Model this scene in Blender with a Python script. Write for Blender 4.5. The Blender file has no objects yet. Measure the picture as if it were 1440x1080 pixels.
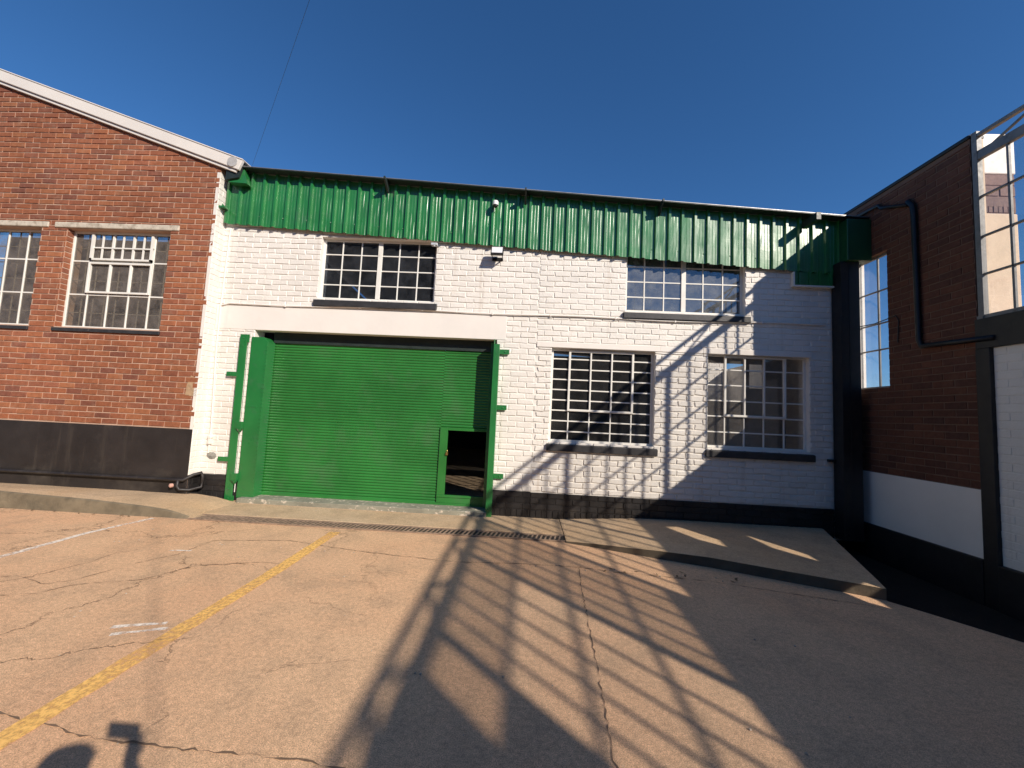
import bpy, bmesh, math, random
from mathutils import Vector, Matrix
from mathutils.geometry import tessellate_polygon
random.seed(7)
R = math.radians
scene = bpy.context.scene
COL = scene.collection

# ------------------------------------------------------------------ camera, sky, sun, exposure
F_PX, PITCH, ROLL, YAW = 555.0, 0.0755, 0.048, 0.039
CAMP = Vector((0.0, -6.05, 1.55))
cam_d = bpy.data.cameras.new('camera'); cam = bpy.data.objects.new('camera', cam_d); COL.objects.link(cam)
cam_d.sensor_fit = 'HORIZONTAL'; cam_d.sensor_width = 36.0; cam_d.lens = 36.0*F_PX/1440.0
cam_d.clip_start = 0.02; cam_d.clip_end = 3000.0
fwd = Vector((-math.sin(YAW)*math.cos(PITCH), math.cos(YAW)*math.cos(PITCH), math.sin(PITCH)))
rt = Vector((math.cos(YAW), math.sin(YAW), 0)); up = rt.cross(fwd)
r2 = rt*math.cos(ROLL) + up*math.sin(ROLL); u2 = -rt*math.sin(ROLL) + up*math.cos(ROLL)
M = Matrix(((r2.x, u2.x, -fwd.x, CAMP.x), (r2.y, u2.y, -fwd.y, CAMP.y), (r2.z, u2.z, -fwd.z, CAMP.z), (0, 0, 0, 1)))
cam.matrix_world = M
scene.camera = cam

SUN = Vector((0.60137, -0.61947, 0.50459)).normalized()      # towards the sun
world = bpy.data.worlds.new('World'); scene.world = world; world.use_nodes = True
nt = world.node_tree
bg = nt.nodes['Background']; sky = nt.nodes.new('ShaderNodeTexSky')
sky.sky_type = 'NISHITA'; sky.sun_disc = False
sky.sun_elevation = math.asin(SUN.z); sky.sun_rotation = math.atan2(SUN.x, SUN.y)
sky.altitude = 1200; sky.air_density = 1.0; sky.dust_density = 0.0; sky.ozone_density = 6.5
hsv = nt.nodes.new('ShaderNodeHueSaturation'); hsv.inputs['Saturation'].default_value = 1.12
nt.links.new(sky.outputs[0], hsv.inputs['Color']); nt.links.new(hsv.outputs[0], bg.inputs[0]); bg.inputs[1].default_value = 0.115
sun_d = bpy.data.lights.new('sun', 'SUN'); sun_d.energy = 5.0; sun_d.angle = R(0.53); sun_d.color = (1.0, 0.90, 0.78)
sun = bpy.data.objects.new('sun', sun_d); COL.objects.link(sun)
sun.rotation_euler = (-SUN).to_track_quat('-Z', 'Y').to_euler(); sun.location = SUN*40
scene.view_settings.view_transform = 'Standard'; scene.view_settings.look = 'None'
scene.view_settings.exposure = 0.19; scene.view_settings.gamma = 1.0

# ------------------------------------------------------------------ helpers
WLOC = {}
class MB:
    def __init__(self): self.v = []; self.f = []; self.m = []
    def vert(self, p): self.v.append(tuple(p)); return len(self.v)-1
    def face(self, pts, mi=0):
        self.f.append([self.vert(p) for p in pts]); self.m.append(mi)
    def idx(self, ids, mi=0): self.f.append(list(ids)); self.m.append(mi)
    def box(self, x0, x1, y0, y1, z0, z1, mi=0):
        c = [self.vert((x, y, z)) for z in (z0, z1) for y in (y0, y1) for x in (x0, x1)]
        for q in ((0,2,3,1), (4,5,7,6), (0,1,5,4), (2,6,7,3), (0,4,6,2), (1,3,7,5)):
            self.idx([c[i] for i in q], mi)
    def obox(self, c, ax, ay, az, mi=0):            # oriented box: centre and three half-axis vectors
        c = Vector(c); ax = Vector(ax); ay = Vector(ay); az = Vector(az)
        k = [self.vert(c + ax*sx + ay*sy + az*sz) for sz in (-1, 1) for sy in (-1, 1) for sx in (-1, 1)]
        for q in ((0,2,3,1), (4,5,7,6), (0,1,5,4), (2,6,7,3), (0,4,6,2), (1,3,7,5)):
            self.idx([k[i] for i in q], mi)
    def beam(self, a, b, w, d, side=(1, 0, 0), mi=0):   # bar from a to b, w along side, d across
        a = Vector(a); b = Vector(b); t = (b-a); L = t.length; t.normalize(); s = Vector(side)
        s = (s - t*s.dot(t)).normalized(); n = t.cross(s)
        self.obox((a+b)/2, s*w/2, n*d/2, t*L/2, mi)
    def prism(self, pts, off, mi=0):                # polygon (3-D points) pushed along off
        off = Vector(off); a = [self.vert(p) for p in pts]; b = [self.vert(Vector(p)+off) for p in pts]
        self.idx(a[::-1], mi); self.idx(b, mi); n = len(a)
        for i in range(n): self.idx([a[i], a[(i+1) % n], b[(i+1) % n], b[i]], mi)
    def tube(self, path, r, n=8, mi=0):
        path = [Vector(p) for p in path]; rings = []
        rr = r if isinstance(r, (list, tuple)) else [r]*len(path)
        ref = None
        for i, p in enumerate(path):
            t = (path[min(i+1, len(path)-1)] - path[max(i-1, 0)]).normalized()
            if ref is None:
                ref = t.cross(Vector((0, 0, 1)))
                if ref.length < .1: ref = t.cross(Vector((1, 0, 0)))
            ref = (ref - t*ref.dot(t)).normalized(); bi = t.cross(ref)
            rings.append([self.vert(p + (ref*math.cos(2*math.pi*k/n) + bi*math.sin(2*math.pi*k/n))*rr[i]) for k in range(n)])
        for a, b in zip(rings, rings[1:]):
            for k in range(n): self.idx([a[k], a[(k+1) % n], b[(k+1) % n], b[k]], mi)
        self.idx(rings[0][::-1], mi); self.idx(rings[-1], mi)
    def lathe(self, c, prof, n=20, axis=(0, 0, 1), mi=0):  # prof: (radius, height) along axis from c
        ax = Vector(axis).normalized(); c = Vector(c)
        a = ax.cross(Vector((1, 0, 0)));
        if a.length < .1: a = ax.cross(Vector((0, 1, 0)))
        a.normalize(); b = ax.cross(a)
        rings = [[self.vert(c + ax*h + (a*math.cos(2*math.pi*k/n) + b*math.sin(2*math.pi*k/n))*r) for k in range(n)] for r, h in prof]
        for p, q in zip(rings, rings[1:]):
            for k in range(n): self.idx([p[k], p[(k+1) % n], q[(k+1) % n], q[k]], mi)
        self.idx(rings[0][::-1], mi); self.idx(rings[-1], mi)
    def plate_holes(self, outer, holes, fr, d0, d1, mi=0):   # plate with polygon holes; fr(u, d, z)
        polys = [outer]+holes
        flat = [p for q in polys for p in q]
        tris = tessellate_polygon([[Vector((p[0], p[1], 0)) for p in q] for q in polys])
        A = [self.vert(fr(u, d0, z)) for u, z in flat]; B = [self.vert(fr(u, d1, z)) for u, z in flat]
        for t in tris: self.idx([A[i] for i in t], mi); self.idx([B[i] for i in reversed(t)], mi)
        o = 0
        for q in polys:
            n = len(q)
            for i in range(n):
                j = (i+1) % n; self.idx([A[o+i], A[o+j], B[o+j], B[o+i]], mi)
            o += n
    def build(self, name, mats, parent=None, smooth=False, bevel=0, seg=2, fixn=True, auto=None):
        me = bpy.data.meshes.new(name)
        xs = [v[0] for v in self.v]; ys = [v[1] for v in self.v]; zs = [v[2] for v in self.v]
        o = Vector(((min(xs)+max(xs))/2, (min(ys)+max(ys))/2, min(zs)))
        me.from_pydata([(v[0]-o.x, v[1]-o.y, v[2]-o.z) for v in self.v], [], self.f)
        if not isinstance(mats, (list, tuple)): mats = [mats]
        for m in mats: me.materials.append(m)
        me.polygons.foreach_set('material_index', self.m)
        if fixn:
            bm = bmesh.new(); bm.from_mesh(me); bmesh.ops.recalc_face_normals(bm, faces=bm.faces[:]); bm.to_mesh(me); bm.free()
        if smooth: me.polygons.foreach_set('use_smooth', [True]*len(me.polygons))
        me.update()
        ob = bpy.data.objects.new(name, me); COL.objects.link(ob)
        WLOC[ob.name] = o.copy()
        if parent is not None:
            ob.parent = parent; ob.location = o - WLOC[parent.name]
        else: ob.location = o
        if bevel:
            b = ob.modifiers.new('bevel', 'BEVEL'); b.width = bevel; b.segments = seg; b.limit_method = 'ANGLE'; b.angle_limit = R(40)
        return ob
def thing(name, label, cat, loc, group=None):
    o = bpy.data.objects.new(name, None); COL.objects.link(o); o.location = loc; o.empty_display_size = .2
    WLOC[o.name] = Vector(loc); o['label'] = label; o['category'] = cat
    if group: o['group'] = group
    return o
def tag(o, label, cat, kind=None, group=None):
    o['label'] = label; o['category'] = cat
    if kind: o['kind'] = kind
    if group: o['group'] = group
    return o

# ------------------------------------------------------------------ materials
def new_mat(name):
    m = bpy.data.materials.new(name); m.use_nodes = True
    return m, m.node_tree.nodes, m.node_tree.links, m.node_tree.nodes['Principled BSDF']
def N(nodes, t, **kw):
    n = nodes.new(t)
    for k, v in kw.items(): setattr(n, k, v)
    return n
def noise(nodes, links, pos, scale, detail=4, rough=.6, dist=0):
    n = N(nodes, 'ShaderNodeTexNoise'); n.inputs['Scale'].default_value = scale; n.inputs['Detail'].default_value = detail
    n.inputs['Roughness'].default_value = rough; n.inputs['Distortion'].default_value = dist
    if pos: links.new(pos, n.inputs['Vector'])
    return n
def ramp(nodes, links, fac, stops):
    r = N(nodes, 'ShaderNodeValToRGB'); el = r.color_ramp.elements
    while len(el) < len(stops): el.new(.5)
    for e, (p, c) in zip(el, stops):
        e.position = p; e.color = (c[0], c[1], c[2], 1) if isinstance(c, tuple) else (c, c, c, 1)
    links.new(fac, r.inputs[0]); return r
def mixc(nodes, links, fac, a, b, mode='MIX'):
    m = N(nodes, 'ShaderNodeMix', data_type='RGBA', blend_type=mode)
    for s, v in ((0, fac), (6, a), (7, b)):
        if hasattr(v, 'links') or hasattr(v, 'is_linked'): links.new(v, m.inputs[s])
        elif isinstance(v, tuple): m.inputs[s].default_value = (v[0], v[1], v[2], 1)
        else: m.inputs[s].default_value = v
    return m.outputs[2]
def math_n(nodes, links, op, a, b=None):
    m = N(nodes, 'ShaderNodeMath', operation=op)
    for i, v in ((0, a), (1, b)):
        if v is None: continue
        if hasattr(v, 'is_linked'): links.new(v, m.inputs[i])
        else: m.inputs[i].default_value = v
    return m.outputs[0]
def pmat(name, col, rough=.7, var=.2, scale=3, bump=.15, bscale=80, bdist=.004, metal=0, island=0, stain=None, stain_scale=1.2, stain_lo=.55, stain_hi=.75, spec=None, coat=0, streak=None):
    m, nd, ln, bs = new_mat(name)
    geo = N(nd, 'ShaderNodeNewGeometry'); pos = geo.outputs['Position']
    n1 = noise(nd, ln, pos, scale, 6)
    lo = tuple(c*(1-var) for c in col); hi = tuple(min(1, c*(1+var)) for c in col)
    c = ramp(nd, ln, n1.outputs[0], [(.3, lo), (.7, hi)]).outputs[0]
    if island:
        r = ramp(nd, ln, geo.outputs['Random Per Island'], [(0, 1-island), (1, 1+island)])
        c = mixc(nd, ln, 1.0, c, r.outputs[0], 'MULTIPLY')
    if stain:
        n2 = noise(nd, ln, pos, stain_scale, 7, .65)
        f = ramp(nd, ln, n2.outputs[0], [(stain_lo, 0.0), (stain_hi, 1.0)])
        c = mixc(nd, ln, f.outputs[0], c, stain)
    if streak:
        mp = N(nd, 'ShaderNodeMapping'); mp.inputs['Scale'].default_value = (7, 7, .45); ln.new(pos, mp.inputs[0])
        n4 = noise(nd, ln, mp.outputs[0], 1.0, 8, .7)
        f = ramp(nd, ln, n4.outputs[0], [(.56, 0.0), (.82, .75)]); c = mixc(nd, ln, f.outputs[0], c, streak)
    ln.new(c, bs.inputs['Base Color'])
    n3 = noise(nd, ln, pos, scale*2.3, 5)
    rr = ramp(nd, ln, n3.outputs[0], [(.25, max(0.02, rough-.1)), (.75, min(1, rough+.1))]); ln.new(rr.outputs[0], bs.inputs['Roughness'])
    bs.inputs['Metallic'].default_value = metal
    if spec is not None: bs.inputs['Specular IOR Level'].default_value = spec
    if coat: bs.inputs['Coat Weight'].default_value = coat; bs.inputs['Coat Roughness'].default_value = .34
    if bump:
        nb = noise(nd, ln, pos, bscale, 5, .65); b = N(nd, 'ShaderNodeBump'); b.inputs['Strength'].default_value = bump; b.inputs['Distance'].default_value = bdist
        ln.new(nb.outputs[0], b.inputs['Height']); ln.new(b.outputs[0], bs.inputs['Normal'])
    return m
def brick_mat(name, cols, rough=.85, dust=(.42, .30, .22), dust_amt=.35):
    m, nd, ln, bs = new_mat(name)
    geo = N(nd, 'ShaderNodeNewGeometry'); pos = geo.outputs['Position']
    k = len(cols)
    c = ramp(nd, ln, geo.outputs['Random Per Island'], [(i/(k-1), cc) for i, cc in enumerate(cols)]).outputs[0]
    n1 = noise(nd, ln, pos, 22, 6, .7)
    c = mixc(nd, ln, .6, c, ramp(nd, ln, n1.outputs[0], [(.25, .55), (.75, 1.35)]).outputs[0], 'MULTIPLY')
    n0 = noise(nd, ln, pos, .7, 5, .65)
    c = mixc(nd, ln, .75, c, ramp(nd, ln, n0.outputs[0], [(.3, .7), (.7, 1.2)]).outputs[0], 'MULTIPLY')
    n2 = noise(nd, ln, pos, 5, 8, .75)
    f = ramp(nd, ln, n2.outputs[0], [(.52, 0.0), (.78, dust_amt)])
    c = mixc(nd, ln, f.outputs[0], c, dust)
    ln.new(c, bs.inputs['Base Color']); bs.inputs['Roughness'].default_value = rough; bs.inputs['Specular IOR Level'].default_value = .25
    nb = noise(nd, ln, pos, 130, 5, .7); b = N(nd, 'ShaderNodeBump'); b.inputs['Strength'].default_value = .35; b.inputs['Distance'].default_value = .004
    ln.new(nb.outputs[0], b.inputs['Height']); ln.new(b.outputs[0], bs.inputs['Normal'])
    return m
def glass_mat(name, refl=.1, tint=(.8, .83, .84), dirt=.1, rough=0.0, dirtcol=(.35, .34, .32), wav=.02):
    m, nd, ln, bs = new_mat(name); nd.remove(bs)
    out = [n for n in nd if n.type == 'OUTPUT_MATERIAL'][0]
    geo = N(nd, 'ShaderNodeNewGeometry'); pos = geo.outputs['Position']
    tr = N(nd, 'ShaderNodeBsdfTransparent'); tr.inputs[0].default_value = (*tint, 1)
    gl = N(nd, 'ShaderNodeBsdfGlossy'); gl.inputs['Roughness'].default_value = rough; gl.inputs[0].default_value = (.95, .96, 1, 1)
    nb = noise(nd, ln, pos, 1.7, 2); b = N(nd, 'ShaderNodeBump'); b.inputs['Strength'].default_value = 1; b.inputs['Distance'].default_value = wav
    ln.new(nb.outputs[0], b.inputs['Height']); ln.new(b.outputs[0], gl.inputs['Normal'])
    lw = N(nd, 'ShaderNodeLayerWeight'); lw.inputs[0].default_value = .5
    fac = math_n(nd, ln, 'ADD', math_n(nd, ln, 'MULTIPLY', math_n(nd, ln, 'POWER', lw.outputs['Facing'], 5.0), .7), refl)
    mx = N(nd, 'ShaderNodeMixShader'); ln.new(fac, mx.inputs[0]); ln.new(tr.outputs[0], mx.inputs[1]); ln.new(gl.outputs[0], mx.inputs[2])
    df = N(nd, 'ShaderNodeBsdfDiffuse'); df.inputs[0].default_value = (*dirtcol, 1)
    n2 = noise(nd, ln, pos, 6, 7, .7)
    f2 = ramp(nd, ln, n2.outputs[0], [(.35, dirt*.4), (.75, min(1, dirt*1.8))])
    m2 = N(nd, 'ShaderNodeMixShader'); ln.new(f2.outputs[0], m2.inputs[0]); ln.new(mx.outputs[0], m2.inputs[1]); ln.new(df.outputs[0], m2.inputs[2])
    ln.new(m2.outputs[0], out.inputs['Surface'])
    return m
def worn_paint(name, col, lo=.42, hi=.6, scale=16):
    m, nd, ln, bs = new_mat(name); out = [n for n in nd if n.type == 'OUTPUT_MATERIAL'][0]
    geo = N(nd, 'ShaderNodeNewGeometry'); pos = geo.outputs['Position']
    n1 = noise(nd, ln, pos, scale, 8, .75); n2 = noise(nd, ln, pos, 1.3, 3)
    s = math_n(nd, ln, 'ADD', math_n(nd, ln, 'MULTIPLY', n1.outputs[0], .7), math_n(nd, ln, 'MULTIPLY', n2.outputs[0], .3))
    f = ramp(nd, ln, s, [(lo, 0.0), (hi, 1.0)])
    c = ramp(nd, ln, n1.outputs[0], [(.3, tuple(x*.8 for x in col)), (.7, col)])
    ln.new(c.outputs[0], bs.inputs['Base Color']); bs.inputs['Roughness'].default_value = .8
    tr = N(nd, 'ShaderNodeBsdfTransparent'); mx = N(nd, 'ShaderNodeMixShader')
    ln.new(f.outputs[0], mx.inputs[0]); ln.new(tr.outputs[0], mx.inputs[1]); ln.new(bs.outputs[0], mx.inputs[2]); ln.new(mx.outputs[0], out.inputs['Surface'])
    return m
def ground_mat(name, base, warm, dark, crack=True, aggregate=1.0):
    m, nd, ln, bs = new_mat(name)
    geo = N(nd, 'ShaderNodeNewGeometry'); pos = geo.outputs['Position']
    n1 = noise(nd, ln, pos, .55, 5, .6, .4); n2 = noise(nd, ln, pos, 2.6, 8, .7); n3 = noise(nd, ln, pos, 34, 7, .8); n4 = noise(nd, ln, pos, 170, 4, .75)
    c = mixc(nd, ln, ramp(nd, ln, n1.outputs[0], [(.35, 0.0), (.65, 1.0)]).outputs[0], base, warm)
    c = mixc(nd, ln, ramp(nd, ln, n2.outputs[0], [(.46, 0.0), (.72, .8)]).outputs[0], c, dark)
    c = mixc(nd, ln, .7*aggregate, c, ramp(nd, ln, n3.outputs[0], [(.36, .66), (.64, 1.28)]).outputs[0], 'MULTIPLY')
    c = mixc(nd, ln, .8*aggregate, c, ramp(nd, ln, n4.outputs[0], [(.38, .5), (.62, 1.42)]).outputs[0], 'MULTIPLY')
    vo = N(nd, 'ShaderNodeTexVoronoi', feature='F1'); vo.inputs['Scale'].default_value = 75; ln.new(pos, vo.inputs['Vector'])
    sp = ramp(nd, ln, vo.outputs['Distance'], [(.1, 1.0), (.3, 0.0)])
    spm = ramp(nd, ln, noise(nd, ln, pos, 30, 2).outputs[0], [(.56, 0.0), (.66, 1.0)])
    spf = math_n(nd, ln, 'MULTIPLY', sp.outputs[0], spm.outputs[0])
    c = mixc(nd, ln, math_n(nd, ln, 'MULTIPLY', spf, .75*aggregate), c, tuple(x*.32 for x in base))
    spm2 = ramp(nd, ln, noise(nd, ln, pos, 27, 2, .5, .3).outputs[0], [(.62, 0.0), (.7, 1.0)])
    c = mixc(nd, ln, math_n(nd, ln, 'MULTIPLY', math_n(nd, ln, 'MULTIPLY', sp.outputs[0], spm2.outputs[0]), .5*aggregate), c, (.62, .52, .42))
    hgt = math_n(nd, ln, 'ADD', math_n(nd, ln, 'MULTIPLY', n3.outputs[0], .5), math_n(nd, ln, 'MULTIPLY', n4.outputs[0], .35))
    if crack:
        w = noise(nd, ln, pos, 1.4, 6, .7); wc = N(nd, 'ShaderNodeVectorMath', operation='SCALE'); ln.new(w.outputs['Color'], wc.inputs[0]); wc.inputs['Scale'].default_value = .9
        ad = N(nd, 'ShaderNodeVectorMath', operation='ADD'); ln.new(pos, ad.inputs[0]); ln.new(wc.outputs[0], ad.inputs[1])
        v2 = N(nd, 'ShaderNodeTexVoronoi', feature='DISTANCE_TO_EDGE'); v2.inputs['Scale'].default_value = .95; ln.new(ad.outputs[0], v2.inputs['Vector'])
        line = ramp(nd, ln, v2.outputs['Distance'], [(.003, 1.0), (.012, 0.0)])
        sx = N(nd, 'ShaderNodeSeparateXYZ'); ln.new(pos, sx.inputs[0])
        mk = N(nd, 'ShaderNodeMapRange'); mk.inputs['From Min'].default_value = -.6; mk.inputs['From Max'].default_value = -2.4; ln.new(sx.outputs[0], mk.inputs[0])
        pm = ramp(nd, ln, noise(nd, ln, pos, .9, 3).outputs[0], [(.42, 0.0), (.55, 1.0)])
        cf = math_n(nd, ln, 'MULTIPLY', math_n(nd, ln, 'MULTIPLY', line.outputs[0], mk.outputs[0]), pm.outputs[0])
        c = mixc(nd, ln, math_n(nd, ln, 'MULTIPLY', cf, .7), c, (.16, .105, .065))
        hgt = math_n(nd, ln, 'SUBTRACT', hgt, math_n(nd, ln, 'MULTIPLY', cf, 1.2))
    ln.new(c, bs.inputs['Base Color']); bs.inputs['Roughness'].default_value = .92; bs.inputs['Specular IOR Level'].default_value = .2
    b = N(nd, 'ShaderNodeBump'); b.inputs['Strength'].default_value = .55; b.inputs['Distance'].default_value = .012
    ln.new(hgt, b.inputs['Height']); ln.new(b.outputs[0], bs.inputs['Normal'])
    return m

WHITE = pmat('white_wall_paint', (.78, .74, .68), .6, .06, 2, .5, 38, .009, stain=(.66, .60, .53), stain_lo=.58, stain_hi=.9, island=.03, streak=(.50, .42, .34))
WHITE_SM = pmat('white_plaster_paint', (.80, .75, .69), .55, .04, 2, .2, 14, .008, stain=(.66, .58, .50), stain_lo=.62, stain_hi=.9)
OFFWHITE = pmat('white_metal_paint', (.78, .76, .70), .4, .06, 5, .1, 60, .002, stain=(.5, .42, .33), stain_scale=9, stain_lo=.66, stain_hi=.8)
DIRTY_SHADED_WHITE = pmat('weathered_shaded_frame_paint', (.20, .20, .195), .5, .2, 8, .15, 60, .003, stain=(.10, .085, .07), stain_scale=14, stain_lo=.55, stain_hi=.75)  # base greyed so the paint carries the shade on the frames
BLACKP = pmat('black_plinth_paint', (.022, .020, .020), .42, .3, 4, .35, 35, .006, stain=(.09, .075, .06), stain_scale=2.2, stain_lo=.6, stain_hi=.9, island=.25)
BLACKD = pmat('black_matt_paint', (.008, .008, .010), .5, .3, 4, .25, 40, .005, stain=(.022, .02, .018), stain_scale=3)
BLACKS = pmat('black_plaster_paint', (.024, .020, .019), .5, .3, 3, .2, 30, .006, stain=(.10, .085, .07), stain_scale=1.6, stain_lo=.55, stain_hi=.9, streak=(.085, .07, .055))
GREEN = pmat('green_gloss_paint', (.016, .165, .038), .34, .2, 1.6, .22, 26, .006, stain=(.05, .15, .07), stain_scale=7, stain_lo=.55, stain_hi=.85, coat=.9)
GREENS = pmat('green_shutter_paint', (.026, .175, .034), .38, .24, 1.1, .12, 30, .004, stain=(.06, .17, .06), stain_scale=2.4, stain_lo=.52, stain_hi=.8)
GREEN_SH = pmat('green_box_paint', (.008, .07, .028), .4, .15, 3, .1, 30, .003)
GALV = pmat('galvanised_steel', (.30, .30, .30), .45, .15, 6, .1, 60, .002, metal=.6)
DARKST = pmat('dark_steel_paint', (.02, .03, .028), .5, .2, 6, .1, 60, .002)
RUST = pmat('rusted_grate_iron', (.27, .19, .135), .8, .35, 14, .3, 90, .004, stain=(.28, .20, .14), stain_scale=10, stain_lo=.6, stain_hi=.75)
SLATE = pmat('dark_sill_tile_paint', (.035, .034, .036), .5, .3, 9, .3, 40, .005, stain=(.12, .11, .10), stain_scale=16, stain_lo=.62, stain_hi=.75)
CONC = pmat('pale_lintel_concrete', (.56, .50, .41), .85, .15, 9, .4, 60, .006, stain=(.30, .25, .19), stain_scale=11, stain_lo=.5, stain_hi=.72)
MORTAR = pmat('pink_mortar', (.50, .335, .245), .95, .15, 6, .4, 120, .004)
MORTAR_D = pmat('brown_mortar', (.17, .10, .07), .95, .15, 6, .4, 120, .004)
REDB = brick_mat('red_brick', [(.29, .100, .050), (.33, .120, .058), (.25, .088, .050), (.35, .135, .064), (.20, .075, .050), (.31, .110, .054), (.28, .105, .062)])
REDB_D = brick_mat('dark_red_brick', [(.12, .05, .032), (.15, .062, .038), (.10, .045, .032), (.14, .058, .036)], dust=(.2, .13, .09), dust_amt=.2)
VERGE = pmat('cream_barge_board_paint', (.74, .69, .63), .5, .05, 1.5, .08, 40, .003, stain=(.55, .47, .4), stain_scale=4, stain_lo=.66, stain_hi=.85)
CREAM = pmat('cream_plaster', (.72, .58, .44), .85, .08, 2, .3, 25, .01, stain=(.52, .38, .28), stain_scale=3, stain_lo=.55, stain_hi=.85)
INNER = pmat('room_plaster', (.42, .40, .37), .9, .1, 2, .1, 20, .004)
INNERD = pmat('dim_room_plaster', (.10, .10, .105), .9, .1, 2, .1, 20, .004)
THRESH = pmat('chipped_grey_step_paint', (.25, .24, .185), .85, .2, 5, .4, 40, .008, stain=(.58, .50, .40), stain_scale=11, stain_lo=.56, stain_hi=.62)
KERB_SHADE = pmat('shaded_kerb_concrete', (.10, .08, .055), .9, .3, 4, .5, 50, .01, stain=(.05, .04, .03), stain_scale=3.5)  # darker kerb copy: shade of the apron's front face put into the colour
KERBM = pmat('kerb_concrete', (.18, .145, .095), .9, .3, 4, .5, 50, .01, stain=(.08, .07, .05), stain_scale=3.5, stain_lo=.5, stain_hi=.75)
GROUND = ground_mat('yard_concrete', (.70, .455, .275), (.68, .41, .24), (.46, .315, .20))
PAVE = ground_mat('pavement_concrete', (.58, .43, .28), (.54, .37, .22), (.38, .28, .18), crack=False, aggregate=.7)
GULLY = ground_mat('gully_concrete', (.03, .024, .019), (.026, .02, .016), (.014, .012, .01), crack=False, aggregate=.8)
CRACKM = pmat('crack_dirt', (.17, .11, .07), .95, .3, 20, .3, 80, .004)
YELLOW = worn_paint('worn_yellow_line_paint', (.98, .58, .17), .36, .56, 34)
WLINE = worn_paint('worn_white_line_paint', (.90, .80, .68), .40, .52, 26)
GLASS_UP = glass_mat('window_glass_dim', .03, (.55, .58, .62), .10, dirtcol=(.16, .17, .19), wav=.002)
GLASS_RF = glass_mat('window_glass_reflective', .17, (.35, .38, .42), .30, dirtcol=(.30, .315, .33), wav=.0015)
GLASS_LO = glass_mat('window_glass_clear', .05, (.6, .61, .62), .04, wav=.002)
GLASS_LR = glass_mat('window_glass_hazy', .05, (.9, .9, .9), .10, dirtcol=(.40, .37, .34), wav=.002)
GLASS_RED = glass_mat('window_glass_dusty', .01, (.9, .9, .88), .3, dirtcol=(.24, .21, .19), wav=.003)
GLASS_BIG = glass_mat('window_glass_stained', .03, (.97, .965, .955), .05, dirtcol=(.55, .55, .53), wav=.01)
GLASS_T = glass_mat('window_glass_plain', .05, (.94, .95, .96), .04, wav=.01)
LEDG = pmat('floodlight_glass', (.75, .74, .74), .2, .05, 30, 0)
BLACKPL = pmat('black_plastic', (.015, .015, .016), .4, .1, 10, 0)
WHITEPL = pmat('white_plastic', (.8, .8, .8), .35, .04, 10, 0)
BRASS = pmat('brass_padlock', (.55, .38, .14), .35, .1, 20, .05, metal=.9)
SHED = pmat('grey_shed_cladding', (.15, .16, .17), .6, .12, .6, .1, 8, .01)

# ------------------------------------------------------------------ brick laying
def subtract(rects, h):
    out = []
    for (a, b, c, d) in rects:
        A, B, C, D = h
        if A >= b or B <= a or C >= d or D <= c: out.append((a, b, c, d)); continue
        if A > a: out.append((a, A, c, d))
        if B < b: out.append((B, b, c, d))
        m0, m1 = max(a, A), min(b, B)
        if C > c: out.append((m0, m1, c, C))
        if D < d: out.append((m0, m1, D, d))
    return out
def lay(mb, fr, u0, u1, z0, z1, holes=(), L=.2505, H=.0864, joint=.011, dep=.008, ch=.004, jit=.0015, mi=0, off=0., d=0., ztop=None, soldier=False, rough=.0):
    if soldier: rows = [(z0, z1)]; L = .0835
    else:
        rows = []; z = z0
        while z < z1-.01: rows.append((z, min(z+H, z1))); z += H
    for i, (a, b) in enumerate(rows):
        u = u0 - random.random()*.0 - (L/2 if i % 2 else 0) - off
        while u < u1:
            p, q = max(u+joint/2, u0), min(u+L-joint/2, u1)
            u += L
            if q-p < .02: continue
            rs = [(p, q, a+joint/2, b-joint/2)]
            for h in holes: rs = subtract(rs, h)
            for (p1, q1, a1, b1) in rs:
                if q1-p1 < .014 or b1-a1 < .012: continue
                if ztop is not None and b1 > ztop((p1+q1)/2)-.01: continue
                e = dep*(1+random.uniform(-.25, .25)); c = min(ch, (q1-p1)/4, (b1-a1)/4)
                j = lambda s=1: random.uniform(-jit, jit)*s
                pts = [(p1, a1), (q1, a1), (q1, b1), (p1, b1)]
                pts = [(x+j(), y+j()) for x, y in pts]
                B0 = [mb.vert(fr(x, d, y)) for x, y in pts]
                cx, cz = (p1+q1)/2, (a1+b1)/2
                fr_pts = [(x+(c if x < cx else -c)+j(rough), y+(c if y < cz else -c)+j(rough)) for x, y in pts]
                tilt = [random.uniform(-.0012, .0012) for _ in range(4)]
                T0 = [mb.vert(fr(x, d-e+t, y)) for (x, y), t in zip(fr_pts, tilt)]
                mb.idx(T0, mi)
                for k in range(4): mb.idx([B0[k], B0[(k+1) % 4], T0[(k+1) % 4], T0[k]], mi)
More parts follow.
